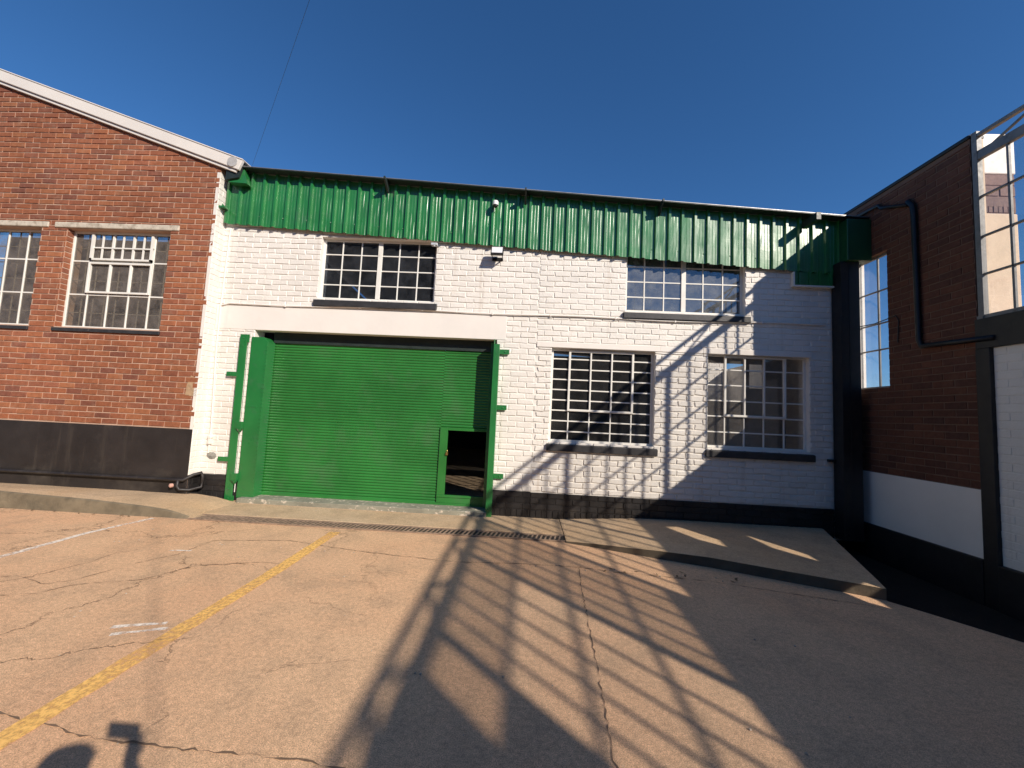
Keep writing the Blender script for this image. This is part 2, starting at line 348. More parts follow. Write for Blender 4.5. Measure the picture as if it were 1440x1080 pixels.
def slab(mb, fr, u0, u1, z0, z1, thick, holes=(), d=0., mi=0, cuts=()):
    us = sorted(set([u0, u1]+[x for h in holes for x in h[:2] if u0 < x < u1]))
    zs = sorted(set([z0, z1]+[x for h in holes for x in h[2:] if z0 < x < z1]))
    def filled(i, k):
        if i < 0 or k < 0 or i >= len(us)-1 or k >= len(zs)-1: return False
        c = (us[i]+us[i+1])/2; e = (zs[k]+zs[k+1])/2
        return not any(h[0] < c < h[1] and h[2] < e < h[3] for h in holes)
    for i in range(len(us)-1):
        for k in range(len(zs)-1):
            if not filled(i, k): continue
            a, b, c, e = us[i], us[i+1], zs[k], zs[k+1]
            for dd in (d, d+thick): mb.face([fr(a, dd, c), fr(b, dd, c), fr(b, dd, e), fr(a, dd, e)], mi)
            if not filled(i-1, k): mb.face([fr(a, d, c), fr(a, d+thick, c), fr(a, d+thick, e), fr(a, d, e)], mi)
            if not filled(i+1, k): mb.face([fr(b, d, c), fr(b, d+thick, c), fr(b, d+thick, e), fr(b, d, e)], mi)
            if not filled(i, k-1): mb.face([fr(a, d, c), fr(b, d, c), fr(b, d+thick, c), fr(a, d+thick, c)], mi)
            if not filled(i, k+1): mb.face([fr(a, d, e), fr(b, d, e), fr(b, d+thick, e), fr(a, d+thick, e)], mi)
FAC = lambda u, d, z: (u, d, z)                   # the white front: u = x, faces -y
RWX = 4.95
RW = lambda u, d, z: (RWX+d, -u, z)               # the right wall: u = -y, faces -x
def REDF(u, d, z): return (u, d-.20, z)           # the red gable front

# ------------------------------------------------------------------ ground
gully = [(4.5, .30), (4.32, -.13), (3.395, -2.16), (3.56, -2.36), (3.80, -2.68), (4.20, -3.2), (4.95, -4.0), (4.95, .30)]
mb = MB()
flat = [(-400, -400), (400, -400), (400, 400), (-400, 400)]
inner = [(-14, -14), (14, -14), (14, .3), (-14, .3)]
FRZ = lambda u, d, z: (u, z, d)
tri = tessellate_polygon([[Vector((*p, 0)) for p in flat], [Vector((*p, 0)) for p in gully]])
fl = flat+gully; ids = [mb.vert((p[0], p[1], 0)) for p in fl]
for t in tri: mb.idx([ids[i] for i in t])
g = mb.build('ground', GROUND); g['kind'] = 'structure'; tag(g, 'cracked brown concrete yard floor in front of the buildings', 'ground')
mb = MB()
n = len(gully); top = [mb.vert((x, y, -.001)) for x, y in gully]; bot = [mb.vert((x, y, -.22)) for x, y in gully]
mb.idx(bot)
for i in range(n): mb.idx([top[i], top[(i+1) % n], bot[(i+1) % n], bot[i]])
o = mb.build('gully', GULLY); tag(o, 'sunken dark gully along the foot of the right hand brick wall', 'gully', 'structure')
# pavement between drain and front, with the drain slot left open
mb = MB()
mb.box(-4.50, .56, -.775, .6, -.05, .022)
o = mb.build('pavement', PAVE, bevel=.006); tag(o, 'narrow concrete pavement strip between the drain and the green shutter', 'pavement', 'structure')
# raised apron on the right
def apz(x): return .024 if x < .5 else min(.11, .024+(x-.5)*.065)
front = [(.565, -1.04), (.85, -1.13), (1.15, -1.25), (1.6, -1.42), (2.06, -1.575), (2.7, -1.85), (3.2, -2.05), (3.395, -2.15)]
back = [(.565, .4), (.9, .4), (1.3, .4), (1.8, .4), (2.4, .4), (3.2, .4), (3.9, .4), (4.36, -.05)]
mb = MB(); K = 8
grid = []
for (fx, fy), (bx, by) in zip(front, back):
    row = []
    for k in range(K+1):
        t = k/K; x = fx+(bx-fx)*t; y = fy+(by-fy)*t
        row.append(mb.vert((x, y, apz(x)-(.006 if k == 0 else 0)+random.uniform(-.002, .002))))
    grid.append(row)
for a, b in zip(grid, grid[1:]):
    for k in range(K): mb.idx([a[k], b[k], b[k+1], a[k+1]])
def skirt(seq):
    bt = [mb.vert((mb.v[i][0], mb.v[i][1], -.24)) for i in seq]
    for i in range(len(seq)-1): mb.idx([seq[i], seq[i+1], bt[i+1], bt[i]], 1)
skirt([r[0] for r in grid]); skirt(grid[-1]); skirt(grid[0])
o = mb.build('apron', [PAVE, KERB_SHADE]); tag(o, 'raised concrete apron with a curved edge below the right windows', 'pavement', 'structure')
# left kerb and walkway
mb = MB(); prof = [(-12, .24), (-9, .235), (-6.93, .21), (-5.63, .165), (-4.9, .125), (-4.60, .095), (-4.44, .06), (-4.30, .026)]
A = []
for x, z in prof:
    e = [random.uniform(-.008, .008) for _ in range(3)]
    A.append([mb.vert((x, -.995+e[0], 0)), mb.vert((x, -.975+e[1], z-.012)), mb.vert((x, -.955, z+e[2]*.3)), mb.vert((x, -.80, z+.004)), mb.vert((x, -.15, min(z*.9, .09)+.03 if x < -4.8 else z*.95))])
for a, b in zip(A, A[1:]):
    for k in range(4): mb.idx([a[k], b[k], b[k+1], a[k+1]], 0 if k < 2 else 1)
e = A[-1]; b0 = mb.vert((-4.20, -.99, 0)); b1 = mb.vert((-4.24, -.2, .02)); mb.idx([e[0], b0, b1, e[4], e[3], e[2], e[1]], 1)
o = mb.build('kerb', [KERBM, PAVE]); tag(o, 'stained concrete kerb and walkway under the red brick building', 'kerb', 'structure')
# drain channel with grate
t = thing('drain_grate', 'long rusty iron grate over the drain before the green shutter', 'drain grate', (-1.97, -.89, 0))
mb = MB(); x0, x1, ya, yb = -4.28, .56, -1.015, -.785
mb.box(x0, x1, ya, ya+.018, .003, .017); mb.box(x0, x1, yb-.018, yb, .003, .017)
x = x0
while x < x1-.03:
    mb.beam((x, ya+.016, .010), (x+.035, yb-.016, .010), .020, .008, (1, 0, 0)); x += .058
mb.build('grate_bars', RUST, t)
mb = MB(); mb.box(x0, x1, ya+.019, yb-.019, .0035, .0055); mb.build('channel_shade', BLACKD, t)  # flat black sheet puts in the shade below the grate bars
# painted markings
def strip(path, w, z, mb, jit=.0, mi=0):
    prev = None
    for i, p in enumerate(path):
        q = path[min(i+1, len(path)-1)]; r = path[max(i-1, 0)]
        dx, dy = q[0]-r[0], q[1]-r[1]; l = math.hypot(dx, dy); nx, ny = -dy/l, dx/l
        ww = (w[i] if isinstance(w, list) else w)*(1+random.uniform(-jit, jit))/2
        cur = [mb.vert((p[0]+nx*ww, p[1]+ny*ww, z)), mb.vert((p[0]-nx*ww, p[1]-ny*ww, z))]
        if prev: mb.idx([prev[0], cur[0], cur[1], prev[1]], mi)
        prev = cur
def dense(path, step=.08, amp=0.):
    out = []
    for a, b in zip(path, path[1:]):
        n = max(1, int(math.hypot(b[0]-a[0], b[1]-a[1])/step))
        for k in range(n):
            s = k/n; out.append((a[0]+(b[0]-a[0])*s+random.uniform(-amp, amp), a[1]+(b[1]-a[1])*s+random.uniform(-amp, amp)))
    out.append(path[-1]); return out
mb = MB(); strip(dense([(-2.27, -1.17), (-2.24, -2.5), (-2.25, -4.0), (-2.27, -7.5)], .1, .004), .125, .004, mb, .08)
o = mb.build('yellow_line', YELLOW, fixn=False); tag(o, 'worn yellow parking line running from the drain towards the viewer', 'road marking', 'structure')
mb = MB(); strip(dense([(-4.70, -1.05), (-4.82, -1.7), (-4.80, -2.6), (-4.82, -7)], .1, .004), .07, .004, mb, .1)
o = mb.build('white_line', WLINE, fixn=False); tag(o, 'worn white parking line at the left edge of the yard', 'road marking', 'structure')
mb = MB()
for a, b in (((-2.70, -3.39), (-2.40, -3.30)), ((-2.62, -3.47), (-2.34, -3.36)), ((-3.55, -2.05), (-3.35, -2.02))):
    strip(dense([a, b], .05, .004), .035, .004, mb, .4)
o = mb.build('paint_mark', WLINE, fixn=False); tag(o, 'small scraped white paint marks beside the yellow line', 'road marking', 'structure')
mb = MB()
for path, w in (([(-1.76, -1.74), (-.66, -1.88), (0, -1.81), (.62, -1.81), (1.01, -1.88), (1.89, -1.96), (3.21, -2.31)], .014),
                ([(.62, -1.81), (.58, -2.2), (.56, -2.62), (.52, -3.31), (.49, -3.81), (.47, -4.07), (.5, -5)], .010),
                ([(-4.6, -2.95), (-4.19, -2.78), (-3.82, -2.89), (-3.67, -2.77), (-3.58, -2.44), (-3.39, -2.13), (-3.38, -1.69), (-2.6, -1.55), (-1.76, -1.74)], .011),
                ([(-4.3, -3.2), (-3.7, -3.04), (-3.57, -2.85), (-3.19, -2.7), (-3.0, -2.35), (-2.5, -2.2), (-2.27, -2.2)], .010),
                ([(-2.6, -4.1), (-1.88, -4.22), (-1.3, -4.24), (-.89, -4.24), (-.2, -4.35)], .014)):
    pp = dense(path, .035, .008); strip(pp, [w*random.choice((.1, .25, .45, .7, .9)) for _ in pp], .0035, mb)
o = mb.build('ground_crack', CRACKM, fixn=False); tag(o, 'dark irregular cracks and joints across the concrete yard', 'crack', 'structure')
# dry leaves and litter caught along the kerb, the drain and the wall foot
mb = MB()
for _ in range(46):
    x, y, z = random.choice(((random.uniform(-7.5, -4.6), random.gauss(-1.03, .02), .004), (random.uniform(-4.2, .5), random.gauss(-1.05, .03), .004), (random.uniform(-.4, 3.4), random.gauss(-.05, .03), .09), (random.uniform(.6, 2.2), random.gauss(-1.86, .04), .004)))
    if z > .05: z = apz(x)+.004
    a = random.uniform(0, 6.28); l = random.uniform(.012, .03); w = l*random.uniform(.3, .55)
    c, s_ = math.cos(a), math.sin(a)
    p = [(-l, 0, .0), (0, w, .004), (l, 0, .008), (0, -w, .002)]
    mb.prism([(x+c*u-s_*v, y+s_*u+c*v, z+h*random.uniform(.5, 1.5)) for u, v, h in p], (0, 0, .0012))
o = mb.build('dry_leaf_litter', pmat('dry_leaf', (.16, .10, .05), .9, .4, 30), fixn=False); tag(o, 'dry leaf scraps along the kerb, the drain and the wall foot', 'litter', 'stuff')
# grit and small stones
mb = MB()
for _ in range(150):
    x = random.uniform(-4.6, 2.4); y = random.choice((random.uniform(-4.4, -1.1), random.gauss(-1.84, .05), random.uniform(-1.0, -.3)))
    s = random.uniform(.003, .010); z = .022 if (y > -.77) else 0
    mb.lathe((x, y, z-.001), [(s*.5, 0), (s, s*.5), (s*.6, s*1.1)], 5)
o = mb.build('loose_grit', pmat('pale_grit', (.42, .34, .26), .9, .4, 30), fixn=False); tag(o, 'scattered loose grit and pebbles on the yard', 'grit', 'stuff')

# ------------------------------------------------------------------ steel windows
def steel_window(parent, fr, u0, u1, z0, z1, cols, rows, glass, d=.07, fmat=None, fw=.035, bw=.020, dp=.035, mull=None, sash=None, sill=None, sill_mat=None, thick_rows=(), label=None):
    fmat = fmat or OFFWHITE
    mb = MB()
    def bar(a, b, c, e, d0, d1, m=mb):
        p = [fr(u, dd, z) for z in (c, e) for dd in (d0, d1) for u in (a, b)]
        k = [m.vert(q) for q in p]
        for q in ((0,2,3,1), (4,5,7,6), (0,1,5,4), (2,6,7,3), (0,4,6,2), (1,3,7,5)): m.idx([k[i] for i in q])
    D0, D1 = d, d+dp
    bar(u0, u0+fw, z0, z1, D0, D1); bar(u1-fw, u1, z0, z1, D0, D1); bar(u0+fw, u1-fw, z0, z0+fw, D0, D1); bar(u0+fw, u1-fw, z1-fw, z1, D0, D1)
    if isinstance(cols, int): cols = [u0+(u1-u0)*i/cols for i in range(1, cols)]
    if isinstance(rows, int): rows = [z0+(z1-z0)*i/rows for i in range(1, rows)]
    for c in cols:
        w = .07 if (mull and abs(c-mull) < .01) else bw
        dd = D0-.006 if w > bw else D0+.006
        bar(c-w/2, c+w/2, z0+fw, z1-fw, dd, D1-.004)
    for r in rows:
        bar(u0+fw, u1-fw, r-bw/2, r+bw/2, D0+.009, D1-.008)
    w = mb.build('window', fmat, parent, bevel=.003, seg=1)
    if label: w['label'] = label
    mb = MB(); us = [u0+.01]+list(cols)+[u1-.01]; zs = [z0+.01]+list(rows)+[z1-.01]
    for ua, ub in zip(us, us[1:]):
        for za, zb in zip(zs, zs[1:]):
            tu, tz, uc, zc = random.gauss(0, .0025), random.gauss(0, .0025), (ua+ub)/2, (za+zb)/2
            k = [mb.vert(fr(u, D0+.017+dd+(u-uc)*tu+(z-zc)*tz, z)) for z in (za, zb) for dd in (-.0015, .0015) for u in (ua, ub)]
            for q in ((0,2,3,1), (4,5,7,6), (0,1,5,4), (2,6,7,3), (0,4,6,2), (1,3,7,5)): mb.idx([k[i] for i in q])
    mb.build('pane', glass, w)
    if sash:
        a, b, c, e = sash; s = MB(); q = .032
        for args in ((a, a+q, c, e), (b-q, b, c, e), (a+q, b-q, c, c+q), (a+q, b-q, e-q, e)): bar(*args, D0-.022, D0+.004, s)
        for cc in cols:
            if a+.05 < cc < b-.05: bar(cc-bw*.6, cc+bw*.6, c+q, e-q, D0-.016, D0+.003, s)
        s.build('sash', fmat, w, bevel=.003, seg=1)
    if sill:
        s = MB(); ext, hh, pr = sill
        a, b = u0-ext*.6, u1+ext; zt = z0
        pts = [fr(a, d+.02, zt-.002), fr(a, -pr, zt-hh*.28), fr(a, -pr, zt-hh), fr(a, d+.02, zt-hh)]
        off = Vector(fr(b, 0, 0))-Vector(fr(a, 0, 0)); s.prism(pts, off)
        s.build('sill', sill_mat or SLATE, w, bevel=.006)
    return w

# ------------------------------------------------------------------ the white building
XL, XR = -5.03, 4.95
wb = thing('white_building', 'white painted brick workshop with green ribbed fascia and green roller shutter', 'building', (0, 0, 0))
UL = (-3.40, -1.53, 3.24, 4.24); UR = (1.46, 3.27, 3.22, 4.20); LL = (.355, 1.93, 1.16, 2.60); LR = (2.72, 4.215, 1.19, 2.615)
DOOR = (-4.36, -.50, -.05, 2.69)
holes = [UL, UR, LL, LR, DOOR]
ZT = lambda x: 4.99-.058*x            # roof edge line falls to the right
mb = MB()
slab(mb, FAC, XL, XR, -.05, 4.75, .23, holes, mi=0)
BEAM = (-5.02, -.36, 2.69, 3.065)
LINT1 = (.12, 4.25, 2.60, 2.69)
bh = holes+[BEAM, (XL, XR, -.1, .40), LINT1, (4.54, XR, -.1, 4.0)]
lay(mb, FAC, XL, .12, .40, 4.7, bh, rough=2.2, jit=.0032, dep=.009, ch=.006, joint=.012, ztop=lambda u: 4.5)
lay(mb, FAC, .12, XR, .40, 2.60, bh, rough=2.4, jit=.004, dep=.014, ch=.006, joint=.014, off=.1)
lay(mb, FAC, .12, XR, 2.69, 4.7, bh, rough=2.2, jit=.0032, dep=.009, ch=.006, joint=.012, off=.02, ztop=lambda u: 4.5)
mb.build('wall', WHITE, wb)
for a, b in ((XL, -4.36), (-.50, .12)):
    mb = MB(); mb.box(a, b, -.010, -.0005, -.02, .398); lay(mb, FAC, a, b, .14, .398, d=-.010, dep=.009); lay(mb, FAC, a, b, .0, .14, d=-.010, dep=.009, soldier=True); mb.build('plinth', BLACKP, wb)
mb = MB(); mb.box(.12, 4.54, -.016, -.0005, -.02, .39); lay(mb, FAC, .12, 4.54, .14, .39, d=-.016, dep=.010); lay(mb, FAC, .12, 4.54, .0, .14, d=-.016, dep=.010, soldier=True)
mb.build('plinth', BLACKP, wb)
mb = MB(); mb.box(BEAM[0], BEAM[1], -.013, .12, BEAM[2]-.004, BEAM[3])
mb.build('lintel_beam', WHITE_SM, wb, bevel=.006)
mb = MB(); mb.box(LINT1[0], 2.0, -.017, .06, LINT1[2]+.003, LINT1[3]-.004); mb.box(2.65, LINT1[1], -.017, .06, LINT1[2]+.003, LINT1[3]-.004); mb.box(2.0, 2.65, -.014, -.0005, LINT1[2]+.003, LINT1[3]-.004)
mb.build('window_lintel', WHITE_SM, wb, bevel=.005)
def third(a, b, h0, h1): return None
m_ul = (UL[0]+UL[1])/2; m_ur = (UR[0]+UR[1])/2
def halves(u0, u1):
    m = (u0+u1)/2; return [u0+(m-u0)*i/3 for i in (1, 2)]+[m]+[m+(u1-m)*i/3 for i in (1, 2)]
steel_window(wb, FAC, *UL, halves(UL[0], UL[1]), 4, GLASS_UP, mull=m_ul, sill=(.06, .135, .06), thick_rows=(), label='upper window in white steel frame with dark panes')
steel_window(wb, FAC, *UR, halves(UR[0], UR[1]), 4, GLASS_RF, mull=m_ur, sill=(.06, .125, .06), label='upper window with blue grey reflecting panes')
c5 = [.355+(1.93-.355)*k for k in (.185, .39, .595, .795)]
steel_window(wb, FAC, *LL, c5, 9, GLASS_LO, sash=(c5[0]-.02, c5[3]+.02, LL[2]+.475, LL[3]-.02), sill=(.05, .135, .055), label='lower window with close white bars and dark panes')
c5 = [LR[0]+(LR[1]-LR[0])*k for k in (.195, .39, .585, .785)]
steel_window(wb, FAC, *LR, c5, 6, GLASS_LR, sash=(c5[0]-.02, c5[3]+.02, LR[2]+.475, LR[3]-.02), sill=(.05, .135, .055), label='lower window in the shade at the corner')
# ribbed green fascia
CB = lambda x: 4.125-.0535*x
mb = MB(); pitch = .196; x = -4.99; prof = []
while x < 4.93:
    prof += [(x, -.096), (x+.034, -.096), (x+.049, -.060), (x+.084, -.060), (x+.089, -.0618), (x+.094, -.060), (x+.132, -.060), (x+.137, -.0618), (x+.142, -.060), (x+.181, -.060)]; x += pitch
prof = [(a, b) for a, b in prof if a < 4.94]
tp = []; btm = []
for i, (a, b) in enumerate(prof):
    dent = .0015*math.sin(a*7.3)+.001*math.sin(a*23)
    col = []
    for k in range(7):
        s = k/6; zz = CB(a)*(1-s)+(ZT(a)-.005)*s
        w = dent + .0022*math.sin(zz*9+a*3.1)*math.sin(a*5.7) + random.uniform(-.0006, .0006)
        col.append(mb.vert((a, b+w, zz)))
    tp.append(col)
for a, b in zip(tp, tp[1:]):
    for k in range(6): mb.idx([a[k], b[k], b[k+1], a[k+1]])
for i in range(1, 50, 1):
    xx = -4.99+i*pitch+.066+.09
    for s_ in (.18, .86):
        zz = CB(xx)*(1-s_)+ZT(xx)*s_
        if xx < 4.9 and i % 2 == 0: mb.lathe((xx, -.058, zz), [(.011, 0), (.010, .005), (.004, .009)], 7, (0, -1, 0))
fc = mb.build('fascia_cladding', GREEN, wb, fixn=False)
so = fc.modifiers.new('thick', 'SOLIDIFY'); so.thickness = .0016
mb = MB(); mb.box(3.97, 4.60, -.052, -.012, 3.70, 3.93)
for k in range(4): mb.box(4.03+k*.15, 4.065+k*.15, -.072, -.05, 3.702, 3.93)
mb.build('fascia_drop_panel', GREEN, wb)
mb = MB(); mb.box(3.945, 3.968, -.075, -.01, 3.675, 3.90); mb.box(3.968, 4.60, -.075, -.01, 3.675, 3.698); mb.build('panel_trim', OFFWHITE, wb)
# roof sheet with its overhang
mb = MB()
for a, b, dp_ in ((XL+.05, 2.6, 10.3), (2.6, XR, 1.35)):
    mb.prism([(a, -.225, ZT(a)), (b, -.225, ZT(b)), (b, -.225, ZT(b)+.009), (a, -.225, ZT(a)+.009)], (0, dp_, -dp_*.08))
mb.build('roof', GALV, wb)
mb = MB()
mb.prism([(XL+.05, -.22, ZT(XL+.05)-.012), (XR, -.22, ZT(XR)-.012), (XR, -.22, ZT(XR)-.003), (XL+.05, -.22, ZT(XL+.05)-.003)], (0, .25, 0)); mb.build('soffit', DARKST, wb)
for bx in (-2.36, -.17, 1.90):
    zt = ZT(bx)-.012; mb = MB()
    mb.prism([(bx, -.10, zt), (bx, -.30, zt+.0), (bx, -.30, zt-.04), (bx, -.10, zt-.17)], (.025, 0, 0)); mb.build('roof_bracket', DARKST, wb)
mb = MB(); mb.box(4.06, 4.13, -.40, -.10, 4.56, 4.67); mb.build('roof_bracket', DARKST, wb, bevel=.004)
mb = MB(); mb.prism([(-4.90, -.09, 5.02), (-4.60, -.09, 5.00), (-4.66, -.09, 5.25), (-4.90, -.09, 5.27)], (0, -.10, .0)); mb.build('fascia_end_flashing', GREEN, wb)
mb = MB(); mb.box(4.60, 4.945, -.26, -.10, 4.03, 4.66); mb.build('rainwater_box', GREEN_SH, wb, bevel=.01)
mb = MB(); mb.box(4.545, 4.81, -.20, -.018, .0, 4.03); mb.box(4.655, 4.665, -.203, -.20, .02, 4.02)
dp = mb.build('downpipe', BLACKD, wb, bevel=.012)
mb = MB(); mb.box(4.45, 4.545, -.06, -.013, 1.07, 1.11); mb.build('pipe_strap', BLACKD, dp)
# cables on the wall
def sag(x): return 3.095+.012*math.sin(x*2.1)-.01*math.sin(x*.9+.5)
mb = MB(); mb.tube([(-4.94, -.028, 3.06)]+[(x*.12-4.80, -.028, sag(x*.12-4.80)) for x in range(0, 78)], .012, 8)
for x in (-3.9, -2.7, -1.7, -.6, .3, 1.3, 2.2, 3.5): mb.box(x, x+.02, -.044, -.006, sag(x)-.018, sag(x)+.018)
mb.build('cable_conduit', WHITE_SM, wb)
mb = MB(); mb.tube([(-4.92, -.026, 4.33), (-4.935, -.026, 3.6), (-4.945, -.03, 3.05), (-4.95, -.026, 2.4), (-4.92, -.026, 1.7), (-4.89, -.03, 1.0), (-4.90, -.03, .72)], .011, 8)
mb.build('cable_conduit', WHITE_SM, wb)
mb = MB(); mb.lathe((-4.885, -.006, .97), [(.035, 0), (.035, .05), (.02, .06)], 10, (0, -1, 0)); mb.box(-4.91, -4.865, -.06, -.006, .86, 1.02); mb.build('junction_box', WHITE_SM, wb, bevel=.006)
for (x, z, r) in ((-4.855, .68, .075),):
    mb = MB(); pr = []
    ids = [mb.vert((x+math.cos(a)*r*random.uniform(.85, 1.15), -.011, z+math.sin(a)*r*.75*random.uniform(.85, 1.15))) for a in [k*math.pi/8 for k in range(16)]]
    c = mb.vert((x, -.024, z))
    for k in range(16): mb.idx([ids[k], ids[(k+1) % 16], c])
    mb.build('plaster_patch', pmat('grey_patch_cement', (.26, .25, .22), .9, .3, 20, .4, 60, .01), wb, fixn=False)
# roller door
rd = MB()
ys = .18
def slat_piece(m, a, b, z0, z1):
    z = z0; P = []
    while z < z1-1e-4:
        h = min(.0435, z1-z)
        P += [(ys+.012, z), (ys+.012, z+h*.16), (ys+.001, z+h*.22), (ys-.003, z+h*.42), (ys-.003, z+h*.66), (ys+.001, z+h*.9)]
        z += .0435
    P.append((ys+.009, z1))
    A = [m.vert((a, y+.0015*math.sin(zz*11), zz)) for y, zz in P]; B = [m.vert((b, y+.0015*math.sin(zz*11), zz)) for y, zz in P]
    for i in range(len(P)-1): m.idx([A[i], B[i], B[i+1], A[i+1]])
slat_piece(rd, -4.16, -1.335, .10, 2.69); slat_piece(rd, -1.335, -.575, 1.29, 2.69)
door = rd.build('roller_door', GREENS, wb, fixn=False); so = door.modifiers.new('thick', 'SOLIDIFY'); so.thickness = .004; so.offset = 1
door['label'] = 'green corrugated steel roller shutter with a small wicket opening'
mb = MB(); mb.box(-1.335, -1.215, ys-.03, ys+.02, .245, 1.29); mb.box(-1.215, -.575, ys-.03, ys+.02, 1.245, 1.29); mb.box(-4.16, -.575, ys-.02, ys+.02, .085, .125)
mb.box(-1.335, -.575, ys-.025, ys+.015, .125, .21); mb.box(-1.335, -.575, ys-.035, ys+.02, .21, .245)
mb.build('wicket_frame', GREENS, door, bevel=.004)
mb = MB(); mb.box(-1.222, -1.19, ys-.055, ys-.032, .86, .90); mb.tube([(-1.215, ys-.044, .90), (-1.215, ys-.044, .925), (-1.206, ys-.044, .935), (-1.197, ys-.044, .925), (-1.197, ys-.044, .90)], .003, 6); mb.build('padlock', BRASS, door)
mb = MB()
mb.prism([(-4.385, -.03, .07), (-4.12, -.03, .07), (-4.12, -.03, 2.50), (-4.19, -.03, 2.57), (-4.385, -.03, 2.57)], (0, .02, 0))
mb.prism([(-4.35, -.009, .07), (-4.12, -.009, .07), (-4.12, -.009, 2.50), (-4.19, -.009, 2.57), (-4.35, -.009, 2.57)], (0, .17, 0))
mb.box(-4.385, -4.118, -.034, -.03, .07, .16); mb.box(-4.385, -4.2, -.034, -.03, 1.46, 1.49)
for k in range(38): mb.box(-4.148, -4.112, -.036, -.029, .2+k*.06, .215+k*.06)
mb.build('guide_rail', GREEN, door, bevel=.004)
mb = MB()
mb.box(-4.55, -4.435, -.064, -.040, .0, 2.60); mb.box(-4.435, -4.405, -.064, -.044, 2.47, 2.60)
for z in (1.93, .61): mb.box(-4.72, -4.55, -.056, -.046, z, z+.07); mb.lathe((-4.66, -.056, z+.035), [(.012, 0), (.012, .008)], 8, (0, -1, 0))
for z in (1.12, .33):
    mb.box(-4.47, -4.375, -.085, -.036, z, z+.11); mb.lathe((-4.415, -.06, z-.055), [(.008, 0), (.03, .03), (.042, .055)], 10)
mb.box(-4.435, -4.405, -.06, -.045, .0, .10)
for z in (.06, .2, 2.42, 2.54): mb.lathe((-4.49, -.064, z), [(.014, 0), (.012, .008)], 8, (0, -1, 0))
mb.build('door_post', GREEN, door, bevel=.004)
mb = MB(); mb.tube([(-4.42, -.03, .15), (-4.42, -.03, 2.45)], .006, 6); mb.build('locking_rod', OFFWHITE, door)
mb = MB()
mb.box(-.535, -.445, -.125, -.118, .0, 2.60); mb.box(-.535, -.525, -.118, .10, .0, 2.675); mb.box(-.455, -.445, -.118, -.016, .0, 2.60)
for z in (2.455, 1.60, .57): mb.box(-.445, -.30, -.05, -.030, z, z+.075); mb.lathe((-.36, -.05, z+.037), [(.012, 0), (.012, .008)], 8, (0, -1, 0))
mb.build('door_post', GREEN, door, bevel=.003)
mb = MB(); mb.box(-.60, -.52, .115, .24, .08, 2.66); mb.build('guide_rail', GREEN, door, bevel=.004)
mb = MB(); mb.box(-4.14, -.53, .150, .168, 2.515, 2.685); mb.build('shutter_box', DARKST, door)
mb = MB(); mb.box(-4.30, -.52, -.14, .30, .0, .088); mb.build('door_step', THRESH, wb, bevel=.008)
# hall behind the openings
mb = MB()
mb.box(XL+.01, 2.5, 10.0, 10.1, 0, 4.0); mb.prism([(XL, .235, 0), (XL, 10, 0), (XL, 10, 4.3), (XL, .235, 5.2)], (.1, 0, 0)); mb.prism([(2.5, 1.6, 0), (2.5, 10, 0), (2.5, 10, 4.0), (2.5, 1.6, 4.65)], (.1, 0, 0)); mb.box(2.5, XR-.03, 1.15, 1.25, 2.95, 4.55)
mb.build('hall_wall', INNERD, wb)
mb = MB(); mb.box(XL+.1, XR-.05, .31, 10.0, .02, .075); mb.build('hall_floor', PAVE, wb)
OH = [(2.78, 3.35, 1.98, 2.72), (3.45, 4.15, 1.98, 2.72), (4.22, 4.50, 2.25, 2.72)]
mb = MB(); mb.box(2.50, 2.60, .235, 1.6, .08, 2.85); mb.build('office_partition', WHITE_SM, wb)
mb = MB(); slab(mb, FAC, 2.6, XR-.03, .08, 2.95, .08, OH, d=1.6); mb.box(2.6, XR-.03, .235, 1.6, 2.85, 2.95); mb.build('office_wall', pmat('grey_office_paint', (.36, .345, .33), .9, .1, 2, .1, 20), wb)
mb = MB(); slab(mb, FAC, 2.62, XR-.03, .08, 3.9, .1, (), d=3.9); lay(mb, FAC, 2.62, XR-.03, .1, 3.9, d=3.9); mb.build('added_bright_wall', WHITE, wb)  # added wall under open sky, sunlit to brighten the lower right panes
mb = MB(); mb.box(4.895, 4.925, .235, 3.9, .0, 2.9); mb.build('end_wall', WHITE, wb)

# ------------------------------------------------------------------ fittings on the white wall
t = thing('floodlight', 'black framed floodlight on the white wall under the green fascia', 'floodlight', (-.555, -.01, 4.0))
mb = MB(); mb.obox((-.555, -.16, 4.035), (.098, 0, 0), (0, .022, -.010), (0, .030, .068)); mb.build('lamp_body', BLACKPL, t, bevel=.006)
mb = MB(); mb.obox((-.555, -.183, 4.046), (.082, 0, 0), (0, .002, -.001), (0, .024, .054)); mb.build('lamp_glass', LEDG, t)
mb = MB(); mb.box(-.64, -.63, -.165, -.01, 3.955, 3.975); mb.box(-.48, -.47, -.165, -.01, 3.955, 3.975); mb.box(-.64, -.47, -.02, -.008, 3.94, 3.99); mb.build('bracket', BLACKPL, t)
t = thing('security_camera', 'small white dome camera fixed to the green ribbed fascia', 'camera', (-.62, -.10, 4.76))
mb = MB(); mb.lathe((-.62, -.155, 4.77), [(.045, 0), (.047, .05), (.04, .065), (.01, .072)], 16); mb.box(-.65, -.59, -.155, -.095, 4.80, 4.85); mb.build('housing', WHITEPL, t, smooth=False)
mb = MB(); mb.lathe((-.62, -.155, 4.77), [(.038, 0), (.034, -.02), (.018, -.034), (.003, -.038)], 16); mb.build('dome', BLACKPL, t, smooth=True)
mb = MB(); mb.tube([(-.66, -.10, 4.79), (-.68, -.09, 4.70), (-.65, -.09, 4.66), (-.63, -.085, 4.70)], .005, 6); mb.build('cable', BLACKPL, t)
t = thing('motion_sensor', 'small grey box under the fascia at the corner of the dark upper window', 'sensor', (-1.55, -.05, 4.13))
